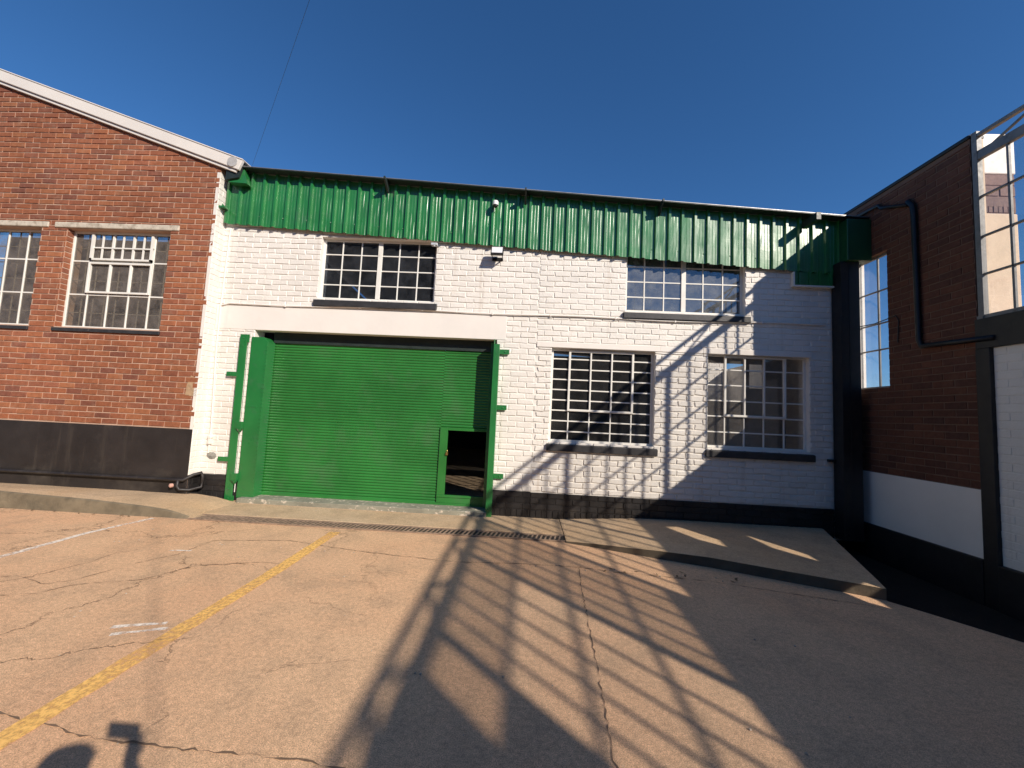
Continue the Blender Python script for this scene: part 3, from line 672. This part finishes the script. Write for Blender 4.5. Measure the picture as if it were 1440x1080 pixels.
mb = MB(); mb.box(-1.615, -1.51, -.085, -.01, 4.135, 4.175); mb.build('sensor_case', pmat('grey_plastic', (.5, .52, .55), .4, .05, 10, 0), t, bevel=.008)
mb = MB(); mb.lathe((-1.56, -.06, 4.137), [(.02, 0), (.016, -.014), (.004, -.018)], 10); mb.build('sensor_eye', WHITEPL, t, smooth=True)

# ------------------------------------------------------------------ the red brick building
rb = thing('red_brick_building', 'red brick gable building with cream barge board and barred windows', 'building', (-5.03, -.2, 0))
RX0, RX1 = -12.0, -5.03
gz = lambda x: 5.33-.343*(x+4.70)            # underside line of the verge
W1R = (-7.46, -5.74, 2.58, 4.17); W2R = (-9.6, -7.885, 2.58, 4.17)
rh = [W1R, W2R]
LR_ = [(-7.66, -5.60, 4.17, 4.27), (-9.75, -7.765, 4.17, 4.27)]
mb = MB()
slab(mb, REDF, RX0, RX1, -.05, 5.2, .24, rh, mi=1)
mb.prism([(RX0, -.20, 5.2), (RX1, -.20, 5.2), (RX1, -.20, 5.42), (RX0, -.20, 7.75)], (0, .24, 0), 1)
lay(mb, REDF, RX0, RX1, 1.10, 7.7, rh+LR_, dep=.009, ch=.003, jit=.003, joint=.0135, ztop=lambda u: gz(u)+.02)
for W in rh:                                    # brick returns in the window reveals
    for xx, sg in ((W[0], 1), (W[1], -1)):
        lay(mb, lambda u, d, z, xx=xx, sg=sg: (xx-sg*d, -.2+u, z), .002, .10, W[2], W[3], L=.2, dep=.006, ch=.003, joint=.0145, off=.1)
mb.build('wall', [REDB, MORTAR], rb)
mb = MB(); mb.box(RX0, RX1, -.216, -.198, -.02, 1.085); mb.build('plinth', BLACKS, rb, bevel=.006)
mb = MB(); 
slab(mb, lambda u, d, z: (RX1+.001-d, -u, z), .0, .2105, .40, 5.16, .05, (), mi=0)
lay(mb, lambda u, d, z: (RX1+.001+d*-1, -u, z), .0, .202, .40, 5.16, dep=.005, ch=.003, rough=1)
mb.build('painted_return', WHITE, rb)
mb = MB(); mb.box(RX1, RX1+.012, -.2, -.02, -.02, .40); lay(mb, lambda u, d, z: (RX1+.012-d, -u, z), .02, .2, .0, .40, dep=.008); mb.build('return_plinth', BLACKP, rb)
def bars_behind(w, fr, u0, u1, z0, z1, nx, nz):
    m = MB()
    for i in range(1, nx): u = u0+(u1-u0)*i/nx; m.beam(fr(u, .17, z0), fr(u, .17, z1), .012, .012)
    for i in range(1, nz): z = z0+(z1-z0)*i/nz; m.beam(fr(u0, .17, z), fr(u1, .17, z), .012, .012, (0, 0, 1))
    m.build('burglar_bars', pmat('brown_bar_paint', (.38, .33, .27), .6, .1, 8, 0), w)
for W, L_, lab in ((W1R, LR_[0], 'barred window with a raised middle sash'), (W2R, LR_[1], 'barred window cut by the photo edge')):
    ww = W[1]-W[0]; cs = [W[0]+ww*k for k in (.2, .4, .6, .8)]; hh = W[3]-W[2]
    w = steel_window(rb, REDF, *W, cs, [W[2]+hh*.345, W[2]+hh*.69], GLASS_RED, d=.10, sill=(.02, .075, .03), bw=.024, label=lab,
                     sash=(cs[0]-.015, cs[3]+.015, W[2]+hh*.36, W[2]+hh*.68) if W is W1R else None)
    bars_behind(w, REDF, W[0], W[1], W[2], W[3], 9, 6)
    m = MB()
    if W is W1R:
        a, b = cs[0], cs[3]; z0 = W[2]+hh*.70; z1 = W[3]-.06
        m.box(a, a+.035, -.13, -.10, z0, z1); m.box(b-.035, b, -.13, -.10, z0, z1); m.box(a, b, -.13, -.10, z0, z0+.03)
        for k in range(1, 6): m.box(a+(b-a)*k/6-.012, a+(b-a)*k/6+.012, -.11, -.095, z0+.03, z1)
        m.box(a, b, -.115, -.10, (z0+z1)/2-.01, (z0+z1)/2+.01)
        m.build('top_sash', OFFWHITE, w)
    m = MB(); m.box(L_[0], L_[1], -.222, -.10, L_[2]+.006, L_[3]-.004); m.build('lintel', CONC, w, bevel=.014)
mb = MB(); mb.box(RX0, RX1-.1, .15, .2, 1.5, 4.6); mb.box(RX0, RX1-.1, 3.5, 3.6, 0, 5); mb.box(RX0, RX1-.1, .2, 3.5, 2.0, 2.05)
mb2 = MB(); mb2.box(RX0+.1, RX1-.1, 2.2, 2.3, .5, 5.0); mb2.build('room_wall', INNER, rb)
# verge: barge board, under strip, rounded end
def vpt(x, dz, y): return (x, y, gz(x)+dz)
mb = MB()
xa, xb = -12.0, -4.70
mb.prism([vpt(xa, -.155, -.275), vpt(xb, -.155, -.275), vpt(xb+.06, .02, -.275), vpt(xa, .02, -.275)], (0, .05, 0))
mb.prism([vpt(xa, .021, -.285), vpt(xb+.06, .021, -.285), vpt(xb+.07, .042, -.285), vpt(xa, .042, -.285)], (0, .35, 0))
mb.build('barge_board', VERGE, rb, bevel=.008)
mb = MB(); mb.prism([vpt(xa, -.205, -.25), vpt(xb-.05, -.205, -.25), vpt(xb-.04, -.16, -.25), vpt(xa, -.16, -.25)], (0, .045, 0)); mb.build('verge_strip', VERGE, rb, bevel=.004)
mb = MB(); c = Vector(vpt(-4.80, -.065, -.277)); mb.lathe(c, [(.085, 0), (.08, .008)], 20, (0, -1, 0)); mb.build('gutter_stop', pmat('grey_stop_end', (.42, .41, .40), .6, .1, 20, .2, 60, .004), rb)
mb = MB(); mb.prism([vpt(xa, -.02, -.22), vpt(xb, -.02, -.22), vpt(xb, .015, -.22), vpt(xa, .015, -.22)], (0, 8, 0)); mb.build('roof', SHED, rb)
mb = MB(); mb.prism([(-4.93, -.222, 5.04), (-4.72, -.222, 5.08), (-4.66, -.222, 5.28), (-4.93, -.222, 5.22)], (0, 3, 0)); mb.build('eaves_gutter', DARKST, rb)
mb = MB(); mb.tube([(-12, -.25, .36), (-8, -.25, .325), (-5.2, -.25, .33), (-5.06, -.25, .33), (-4.99, -.15, .40), (-4.95, -.06, .42), (-4.93, -.05, .36), (-4.93, -.05, .2)], .024, 8)
mb.tube([(-5.13, -.255, .33), (-5.14, -.26, .24), (-5.10, -.255, .19), (-5.0, -.2, .18), (-4.93, -.06, .20), (-4.93, -.05, .30)], .022, 8)
mb.build('water_pipe', BLACKS, rb, smooth=True)
mb = MB(); mb.lathe((-5.20, -.255, .25), [(.012, 0), (.03, .01), (.03, .04), (.014, .05)], 10, (-.3, -1, 0)); mb.build('tap', pmat('pink_tap_cap', (.6, .35, .28), .6, .1, 20), rb)
mb = MB(); mb.box(-5.028, -4.93, -.19, -.10, 4.60, 4.625); mb.prism([(-5.028, -.12, 4.60), (-4.93, -.11, 4.60), (-5.028, -.12, 4.70)], (0, .015, 0)); mb.build('fascia_bracket', GREEN, rb)
mb = MB(); mb.prism([(-5.21, -.2065, 1.60), (-5.035, -.2065, 1.58), (-5.035, -.2065, 1.86), (-5.15, -.2065, 1.90), (-5.20, -.2065, 1.75)], (0, -.004, 0)); mb.build('plaster_patch', pmat('tan_patch', (.40, .27, .16), .9, .2, 20), rb)

# ------------------------------------------------------------------ the right hand wall
rw = thing('brick_yard_wall', 'tall shaded brick wall at the right with a long steel window and black columns', 'wall', (RWX, -.8, 0))
W1 = (-.06, .49, 2.16, 4.10)
pier_top = lambda u: 4.97
mb = MB()
slab(mb, RW, -.30, 1.56, -.3, 4.95, .14, [W1], mi=1)
lay(mb, RW, .0, 1.56, .98, 4.90, [W1], dep=.006, ch=.003, mi=0, off=.07)
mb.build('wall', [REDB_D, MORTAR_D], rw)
mb = MB(); mb.box(RWX-.02, RWX+.16, -1.565, .3, 4.95, 5.0); mb.build('coping', BLACKD, rw, bevel=.015)
mb = MB(); mb.box(RWX-.016, RWX-.0005, -1.555, .0, .25, .975); mb.build('white_dado', WHITE_SM, rw, bevel=.004)
mb = MB(); mb.box(RWX+.05, RWX+.14, -1.568, -1.561, 2.85, 4.95); mb.build('plaster_end', CREAM, rw)
mb = MB(); mb.box(RWX-.05, RWX-.001, -1.56, .0, -.25, .25); mb.build('plinth', BLACKD, rw, bevel=.01)
mb = MB(); mb.box(RWX-.06, RWX+.1, -13, -1.70, -.25, .24); mb.build('plinth', BLACKD, rw, bevel=.01)
mb = MB(); mb.box(RWX+.001, RWX+.139, .051, .059, 2.165, 4.095); mb.build('painted_jamb', WHITE, rw)
w = steel_window(rw, RW, W1[0]-.02, W1[1], W1[2], W1[3], [.245], [2.72, 3.10, 3.58], GLASS_T, d=.07, fmat=DIRTY_SHADED_WHITE, bw=.022, fw=.03, label='tall narrow window at the corner showing the sky')
mb = MB(); mb.tube([(RWX-.02, -.02, 3.10), (RWX-.02, -.30, 3.085), (RWX-.02, -.62, 3.12), (RWX-.02, -.66, 3.05), (RWX-.02, -.64, 2.75)], .007, 6); mb.build('cable', BLACKD, rw)
mb = MB(); mb.tube([(RWX-.04, -.05, 4.80), (RWX-.04, -.42, 4.78), (RWX-.04, -.46, 4.72), (RWX-.04, -.85, 4.55)], .022, 8)
mb.tube([(RWX-.045, -.86, 4.60), (RWX-.045, -.92, 4.50), (RWX-.045, -.93, 4.40), (RWX-.045, -.95, 2.72), (RWX-.045, -.98, 2.64), (RWX-.045, -1.15, 2.63), (RWX-.045, -1.75, 2.60)], .03, 8)
mb.build('black_pipe', BLACKD, rw, smooth=True)
# black frame columns, band and lower panels
mb = MB(); mb.box(RWX-.045, RWX+.23, -1.70, -1.565, -.25, 2.50); mb.build('column', BLACKD, rw, bevel=.006)
mb = MB(); mb.box(RWX-.04, RWX+.20, -2.2, -1.565, 2.50, 2.83); mb.box(RWX-.04, RWX+.06, -13, -2.2, 2.62, 2.83); mb.build('sill_band', BLACKD, rw, bevel=.006)
slotA = [(3.485, 2.603), (3.288, 2.44), (3.473, 2.222), (3.768, 2.264), (3.766, 2.424)]
def hol(pts): return [(-y, z) for y, z in pts]
A_ = [(3.49, 2.605), (3.27, 2.45), (3.47, 2.20), (3.79, 2.23), (3.79, 2.43)]
B_ = [(2.66, 1.80), (3.02, 1.51), (3.25, 1.53), (3.14, 1.76)]
C_ = [(3.88, 1.565), (3.70, 1.48), (3.85, 1.38), (4.04, 1.40), (4.05, 1.50)]
mb = MB(); mb.plate_holes([(1.70, .24), (13, .24), (13, 2.62), (2.2, 2.62), (2.2, 2.50), (1.70, 2.50)], [A_, B_, C_], RW, .0, .015)
lay(mb, RW, 1.70, 2.6, .25, 2.50, (), dep=.005, ch=.003)
mb.build('white_panel', WHITE, rw)
# the long steel window, two bays, with a lattice rail on top
GX = .03
def rwbar(m, y0, z0, y1, z1, w, dpt=.04, x=GX): m.beam((RWX+x, -y0, z0), (RWX+x, -y1, z1), dpt, w, (1, 0, 0))
m = MB()
S = 5.95
sill1, top1, rail1 = 2.85, 4.71, 4.95
m.box(RWX+.0, RWX+.06, -1.625, -1.57, 2.83, 5.0)
for z, w in ((sill1, .06), (top1, .105), (rail1, .04)): rwbar(m, 1.57, z, S, z, w, .05)
for z in (3.335, 3.765, 4.225): rwbar(m, 1.6, z, S, z, .022, .03)
for u in (2.95, 4.47): rwbar(m, u, sill1, u, top1, .06, .05)
for u in (1.885, 2.07, 2.35, 2.63, 3.30, 3.58, 3.86, 4.15, 4.78, 5.07, 5.36, 5.65): rwbar(m, u, sill1, u, top1, .022, .03)
u = 1.62; flip = True
while u < S-.2:
    v = min(u+.62, S); rwbar(m, u, top1 if flip else rail1, v, rail1 if flip else top1, .022, .025); flip = not flip; u = v
E_ = 8.85
sill2, top2, rail2 = 3.02, 4.67, 4.80
rwbar(m, S, sill2, E_, sill2, .06, .05); rwbar(m, S, top2, 13, top2, .10, .05); rwbar(m, S, rail2+.05, 13, rail2, .045, .05)
for z in (3.39, 3.82, 4.215): rwbar(m, S, z, E_, z, .03, .03)
for u, w in ((5.95, .07), (7.30, .08), (8.85, .08)): rwbar(m, u, sill1, u, top1, w, .05)
for u in (6.22, 6.50, 6.78, 7.04, 7.70, 8.02, 8.30, 8.57): rwbar(m, u, sill2, u, top2, .024, .03)
u = S
while u < 12.5:
    v = u+.62; rwbar(m, u, top2 if flip else rail2, v, rail2 if flip else top2, .022, .025); flip = not flip; u = v
w = m.build('long_window', DIRTY_SHADED_WHITE, rw, bevel=.003, seg=1); w['label'] = 'long weathered steel window with a lattice rail on top'
m = MB(); m.box(RWX+.034, RWX+.037, -S, -1.60, sill1, top1); m.build('pane', GLASS_BIG, w)
m = MB(); m.box(RWX+.034, RWX+.037, -8.85, -7.30, sill2, 4.215); m.build('pane', GLASS_T, w)
m = MB(); m.box(RWX+.034, RWX+.037, -7.30, -S, sill2, 4.215); m.box(RWX+.034, RWX+.037, -9.29, -S, 4.245, top2); m.build('pane', glass_mat('window_glass_grimy', .05, (.74, .72, .69), .10), w)
m = MB(); m.box(RWX+.034, RWX+.06, -13, -E_, 2.83, 4.24); m.box(RWX+.034, RWX+.06, -E_, -S, 2.83, sill2); m.box(RWX+.034, RWX+.06, -13, -9.3, 4.25, top2); m.build('blind_panel', SHED, w)
m = MB(); m.box(RWX-.01, RWX+.07, -1.625, -1.565, 2.82, 2.87); m.build('sill_stop', DIRTY_SHADED_WHITE, w)

# ------------------------------------------------------------------ beyond the right wall
cp = thing('cream_chimney_stack', 'cream plastered stack with a brick band seen through the long window', 'chimney', (8.15, 1.5, 0))
mb = MB(); mb.box(7.80, 8.54, 1.0, 2.2, 0, 5.51); mb.build('plaster_shaft', CREAM, cp, bevel=.02)
mb = MB(); mb.box(7.80, 8.52, 1.02, 2.18, 5.51, 6.24); lay(mb, lambda u, d, z: (u, 1.02+d, z), 7.80, 8.52, 5.62, 6.24, dep=.012, H=.2, L=.9, joint=.03)
lay(mb, lambda u, d, z: (u, 1.02+d, z), 7.80, 8.52, 5.52, 5.72, dep=.012, soldier=True)
mb.build('brick_band', brick_mat('grey_red_brick', [(.26, .17, .14), (.30, .20, .17), (.23, .16, .14)]), cp)
mb = MB(); mb.box(7.80, 8.54, 1.0, 2.2, 6.24, 7.0); mb.build('white_cap', WHITE_SM, cp, bevel=.02)

# ------------------------------------------------------------------ overhead wire and mast
mb = MB(); mb.tube([(-4.568, -.15, 5.334), (-2.132, -2.8, 5.255), (.3, -5.45, 5.18), (4.97, -10.53, 4.90)], .0016, 5)
o = mb.build('overhead_wire', DARKST); tag(o, 'thin dark wire rising from the roof corner across the blue sky', 'wire')
t = thing('steel_mast', 'slim grey steel mast standing behind the viewer', 'mast', (4.35, -10.35, 0))
mb = MB(); mb.tube([(4.35, -10.35, 0), (4.35, -10.35, 7.6)], .006, 8); mb.build('pole', GALV, t)
mb = MB(); mb.box(4.25, 4.45, -10.45, -10.25, 0, .02); mb.build('base_plate', GALV, t)
# shed across the yard, mirrored in the panes
t = thing('grey_shed', 'long grey ribbed shed across the yard behind the viewer', 'shed', (-8, -15, 0))
mb = MB()
x = -41
while x < 12:
    hh = 11.4 if x < -2.5 else 7.4
    mb.box(x, x+.5, -15.06, -15.0, 0, hh); mb.box(x+.5, x+.6, -15.06, -14.97, 0, hh); x += .6
mb.build('wall', SHED, t)
mb = MB(); mb.prism([(-2.2, -14.8, 7.4), (-2.2, -19, 8.6), (-2.2, -23, 7.4)], (14.5, 0, 0)); mb.prism([(-41.3, -14.8, 11.4), (-41.3, -19, 12.6), (-41.3, -23, 11.4)], (39, 0, 0)); mb.build('roof', pmat('shed_roof_sheet', (.28, .27, .26), .6, .15, .7), t)

# ------------------------------------------------------------------ the photographer (only the shadow is in view)
def skin(name, chains, mat, parent, sub=2, root=None):
    me = bpy.data.meshes.new(name); vs = []; es = []; rad = []
    for ch in chains:
        prev = ch[0] if isinstance(ch[0], int) else None
        for it in ch[(1 if prev is not None else 0):]:
            if isinstance(it, int): es.append((prev, it)); prev = it; continue
            vs.append(it[0]); rad.append(it[1]); k = len(vs)-1
            if prev is not None: es.append((prev, k))
            prev = k
    o0 = WLOC[parent.name]
    me.from_pydata([tuple(Vector(v)-o0) for v in vs], es, [])
    ob = bpy.data.objects.new(name, me); COL.objects.link(ob); ob.parent = parent; WLOC[ob.name] = o0.copy()
    sk = ob.modifiers.new('skin', 'SKIN'); sk.use_smooth_shade = True; sk.branch_smoothing = .4
    lay_ = me.skin_vertices[0].data
    for i, r in enumerate(rad):
        lay_[i].radius = r if isinstance(r, tuple) else (r, r); lay_[i].use_root = (i == 0)
    sb = ob.modifiers.new('sub', 'SUBSURF'); sb.levels = sub; sb.render_levels = sub
    me.materials.append(mat)
    return ob
SKINM = pmat('skin', (.16, .09, .06), .5, .08, 30, .05, 200, .001)
SHIRT = pmat('navy_shirt_cloth', (.03, .04, .08), .85, .15, 20, .2, 150, .002)
TROUS = pmat('charcoal_trouser_cloth', (.03, .03, .032), .9, .15, 20, .2, 150, .002)
HAIRM = pmat('black_hair', (.012, .010, .009), .7, .2, 60, .5, 120, .006)
SHOEM = pmat('black_leather', (.02, .018, .016), .4, .1, 20)
px, py = .13, -6.42
pr = thing('person', 'photographer in a navy shirt holding a phone up to the buildings', 'person', (px, py, 0))
H0 = Vector((.118, -6.085, 1.515))
body = [
 [((px, py-.02, .96), (.15, .11)), ((px, py-.03, 1.15), (.135, .10)), ((px, py-.03, 1.34), (.155, .105)), ((px, py-.01, 1.45), (.085, .07)), ((px, py+.01, 1.52), .052), ((px, py+.03, 1.585), (.068, .085)), ((px, py+.035, 1.665), (.074, .092)), ((px, py+.02, 1.725), (.05, .06))],
 [5, ((px, py+.115, 1.572), (.03, .02))],                                  # chin
 [6, ((px, py+.135, 1.625), .012)],                                        # nose
 [6, ((px+.085, py+.015, 1.635), (.012, .02))], [6, ((px-.085, py+.015, 1.635), (.012, .02))],
 [2, ((px+.185, py-.02, 1.40), .062), ((px+.24, py+.10, 1.22), .046), ((px+.205, py+.17, 1.20), .042), ((px+.08, py+.28, 1.40), .031), ((H0.x+.012, H0.y-.03, H0.z-.06), (.024, .032)), ((H0.x+.012, H0.y-.014, H0.z-.02), (.034, .014))],
 [2, ((px-.185, py-.02, 1.40), .062), ((px-.235, py-.03, 1.10), .045), ((px-.22, py+.06, .86), .031), ((px-.215, py+.075, .80), (.022, .036)), ((px-.215, py+.085, .75), (.018, .038))],
 [0, ((px+.09, py-.02, .88), .088), ((px+.11, py+.0, .50), .058), ((px+.12, py-.02, .26), .052), ((px+.12, py-.02, .09), .038), ((px+.125, py+.10, .045), (.042, .032)), ((px+.13, py+.17, .03), (.038, .022))],
 [0, ((px-.09, py-.02, .88), .088), ((px-.11, py+.0, .50), .058), ((px-.12, py-.02, .26), .052), ((px-.12, py-.02, .09), .038), ((px-.125, py+.10, .045), (.042, .032)), ((px-.13, py+.17, .03), (.038, .022))],
]
# fingers: right hand round the phone's end, left hand hanging slightly curled
cnt = sum(len([i for i in c if not isinstance(i, int)]) for c in body)
def index_of(ci, k):
    n = 0
    for c in body[:ci]: n += len([i for i in c if not isinstance(i, int)])
    return n+k
rh_palm = index_of(5, 5); lh_palm = index_of(6, 4)
ph_top = 1.588
for i, (dz, ln_) in enumerate(((.040, .9), (.018, 1.0), (-.004, .95), (-.024, .8))):
    b = Vector((H0.x+.030, H0.y-.012, H0.z-.005+dz))
    body.append([rh_palm, (tuple(b), .0085), (tuple(b+Vector((.012*ln_, .018, .004))), .008), (tuple(b+Vector((.004, .018, .006))), .0075)])
body.append([rh_palm, ((H0.x-.005, H0.y-.012, H0.z+.005), .010), ((H0.x-.025, H0.y-.004, H0.z+.025), .009)])
for i, (dy, l) in enumerate(((.030, .075), (.010, .085), (-.010, .08), (-.028, .062))):
    b = Vector((px-.215, py+.085+dy, .715)); body.append([lh_palm, (tuple(b), .0085), (tuple(b+Vector((.008, .004, -l*.5))), .008), (tuple(b+Vector((.022, .006, -l))), .0065)])
body.append([lh_palm, ((px-.205, py+.125, .755), .010), ((px-.195, py+.14, .715), .009)])
bo = skin('body', body, SKINM, pr, 2)
sh = [[((px, py-.02, .93), (.17, .125)), ((px, py-.03, 1.15), (.152, .117)), ((px, py-.03, 1.33), (.17, .122)), ((px, py-.015, 1.445), (.10, .085))],
      [2, ((px+.19, py-.02, 1.40), .078), ((px+.235, py+.08, 1.25), .064)], [2, ((px-.19, py-.02, 1.40), .078), ((px-.235, py-.03, 1.16), .062)]]
skin('shirt', sh, SHIRT, pr, 2)
tr = [[((px, py-.02, .98), (.165, .12)), ((px, py-.02, .90), (.16, .12))], [1, ((px+.095, py-.02, .82), .098), ((px+.115, py, .50), .076), ((px+.125, py-.02, .10), .062)], [1, ((px-.095, py-.02, .82), .098), ((px-.115, py, .50), .076), ((px-.125, py-.02, .10), .062)]]
skin('trousers', tr, TROUS, pr, 2)
for s in (1, -1): skin('shoe', [[((px+s*.12, py-.06, .05), (.045, .045)), ((px+s*.125, py+.06, .05), (.05, .045)), ((px+s*.132, py+.18, .035), (.046, .032))]], SHOEM, pr, 2)
skin('hair', [[((px, py-.015, 1.64), (.082, .085)), ((px, py+.005, 1.70), (.078, .088)), ((px, py+.02, 1.745), (.05, .06))]], HAIRM, pr, 2)
for s in (1, -1): mb = MB(); mb.lathe((px+s*.032, py+.108, 1.64), [(.004, 0), (.011, .004), (.011, .010), (.003, .015)], 10, (0, 1, 0)); mb.build('eye', WHITEPL, pr, smooth=True)
t = thing('phone', 'black phone held sideways in the right hand of the photographer', 'phone', (.055, -6.07, 1.51))
mb = MB(); mb.box(-.022, .132, -6.075, -6.067, 1.515, 1.588); mb.build('case', BLACKPL, t, bevel=.003)
mb = MB(); mb.box(-.018, .128, -6.0765, -6.0753, 1.519, 1.584); mb.build('screen', pmat('phone_glass', (.02, .02, .025), .1, .02, 5, 0), t)
mb = MB(); mb.lathe((-.004, -6.067, 1.572), [(.009, 0), (.009, .003)], 14, (0, 1, 0)); mb.lathe((-.004, -6.067, 1.548), [(.009, 0), (.009, .003)], 14, (0, 1, 0)); mb.build('lens', BLACKPL, t)
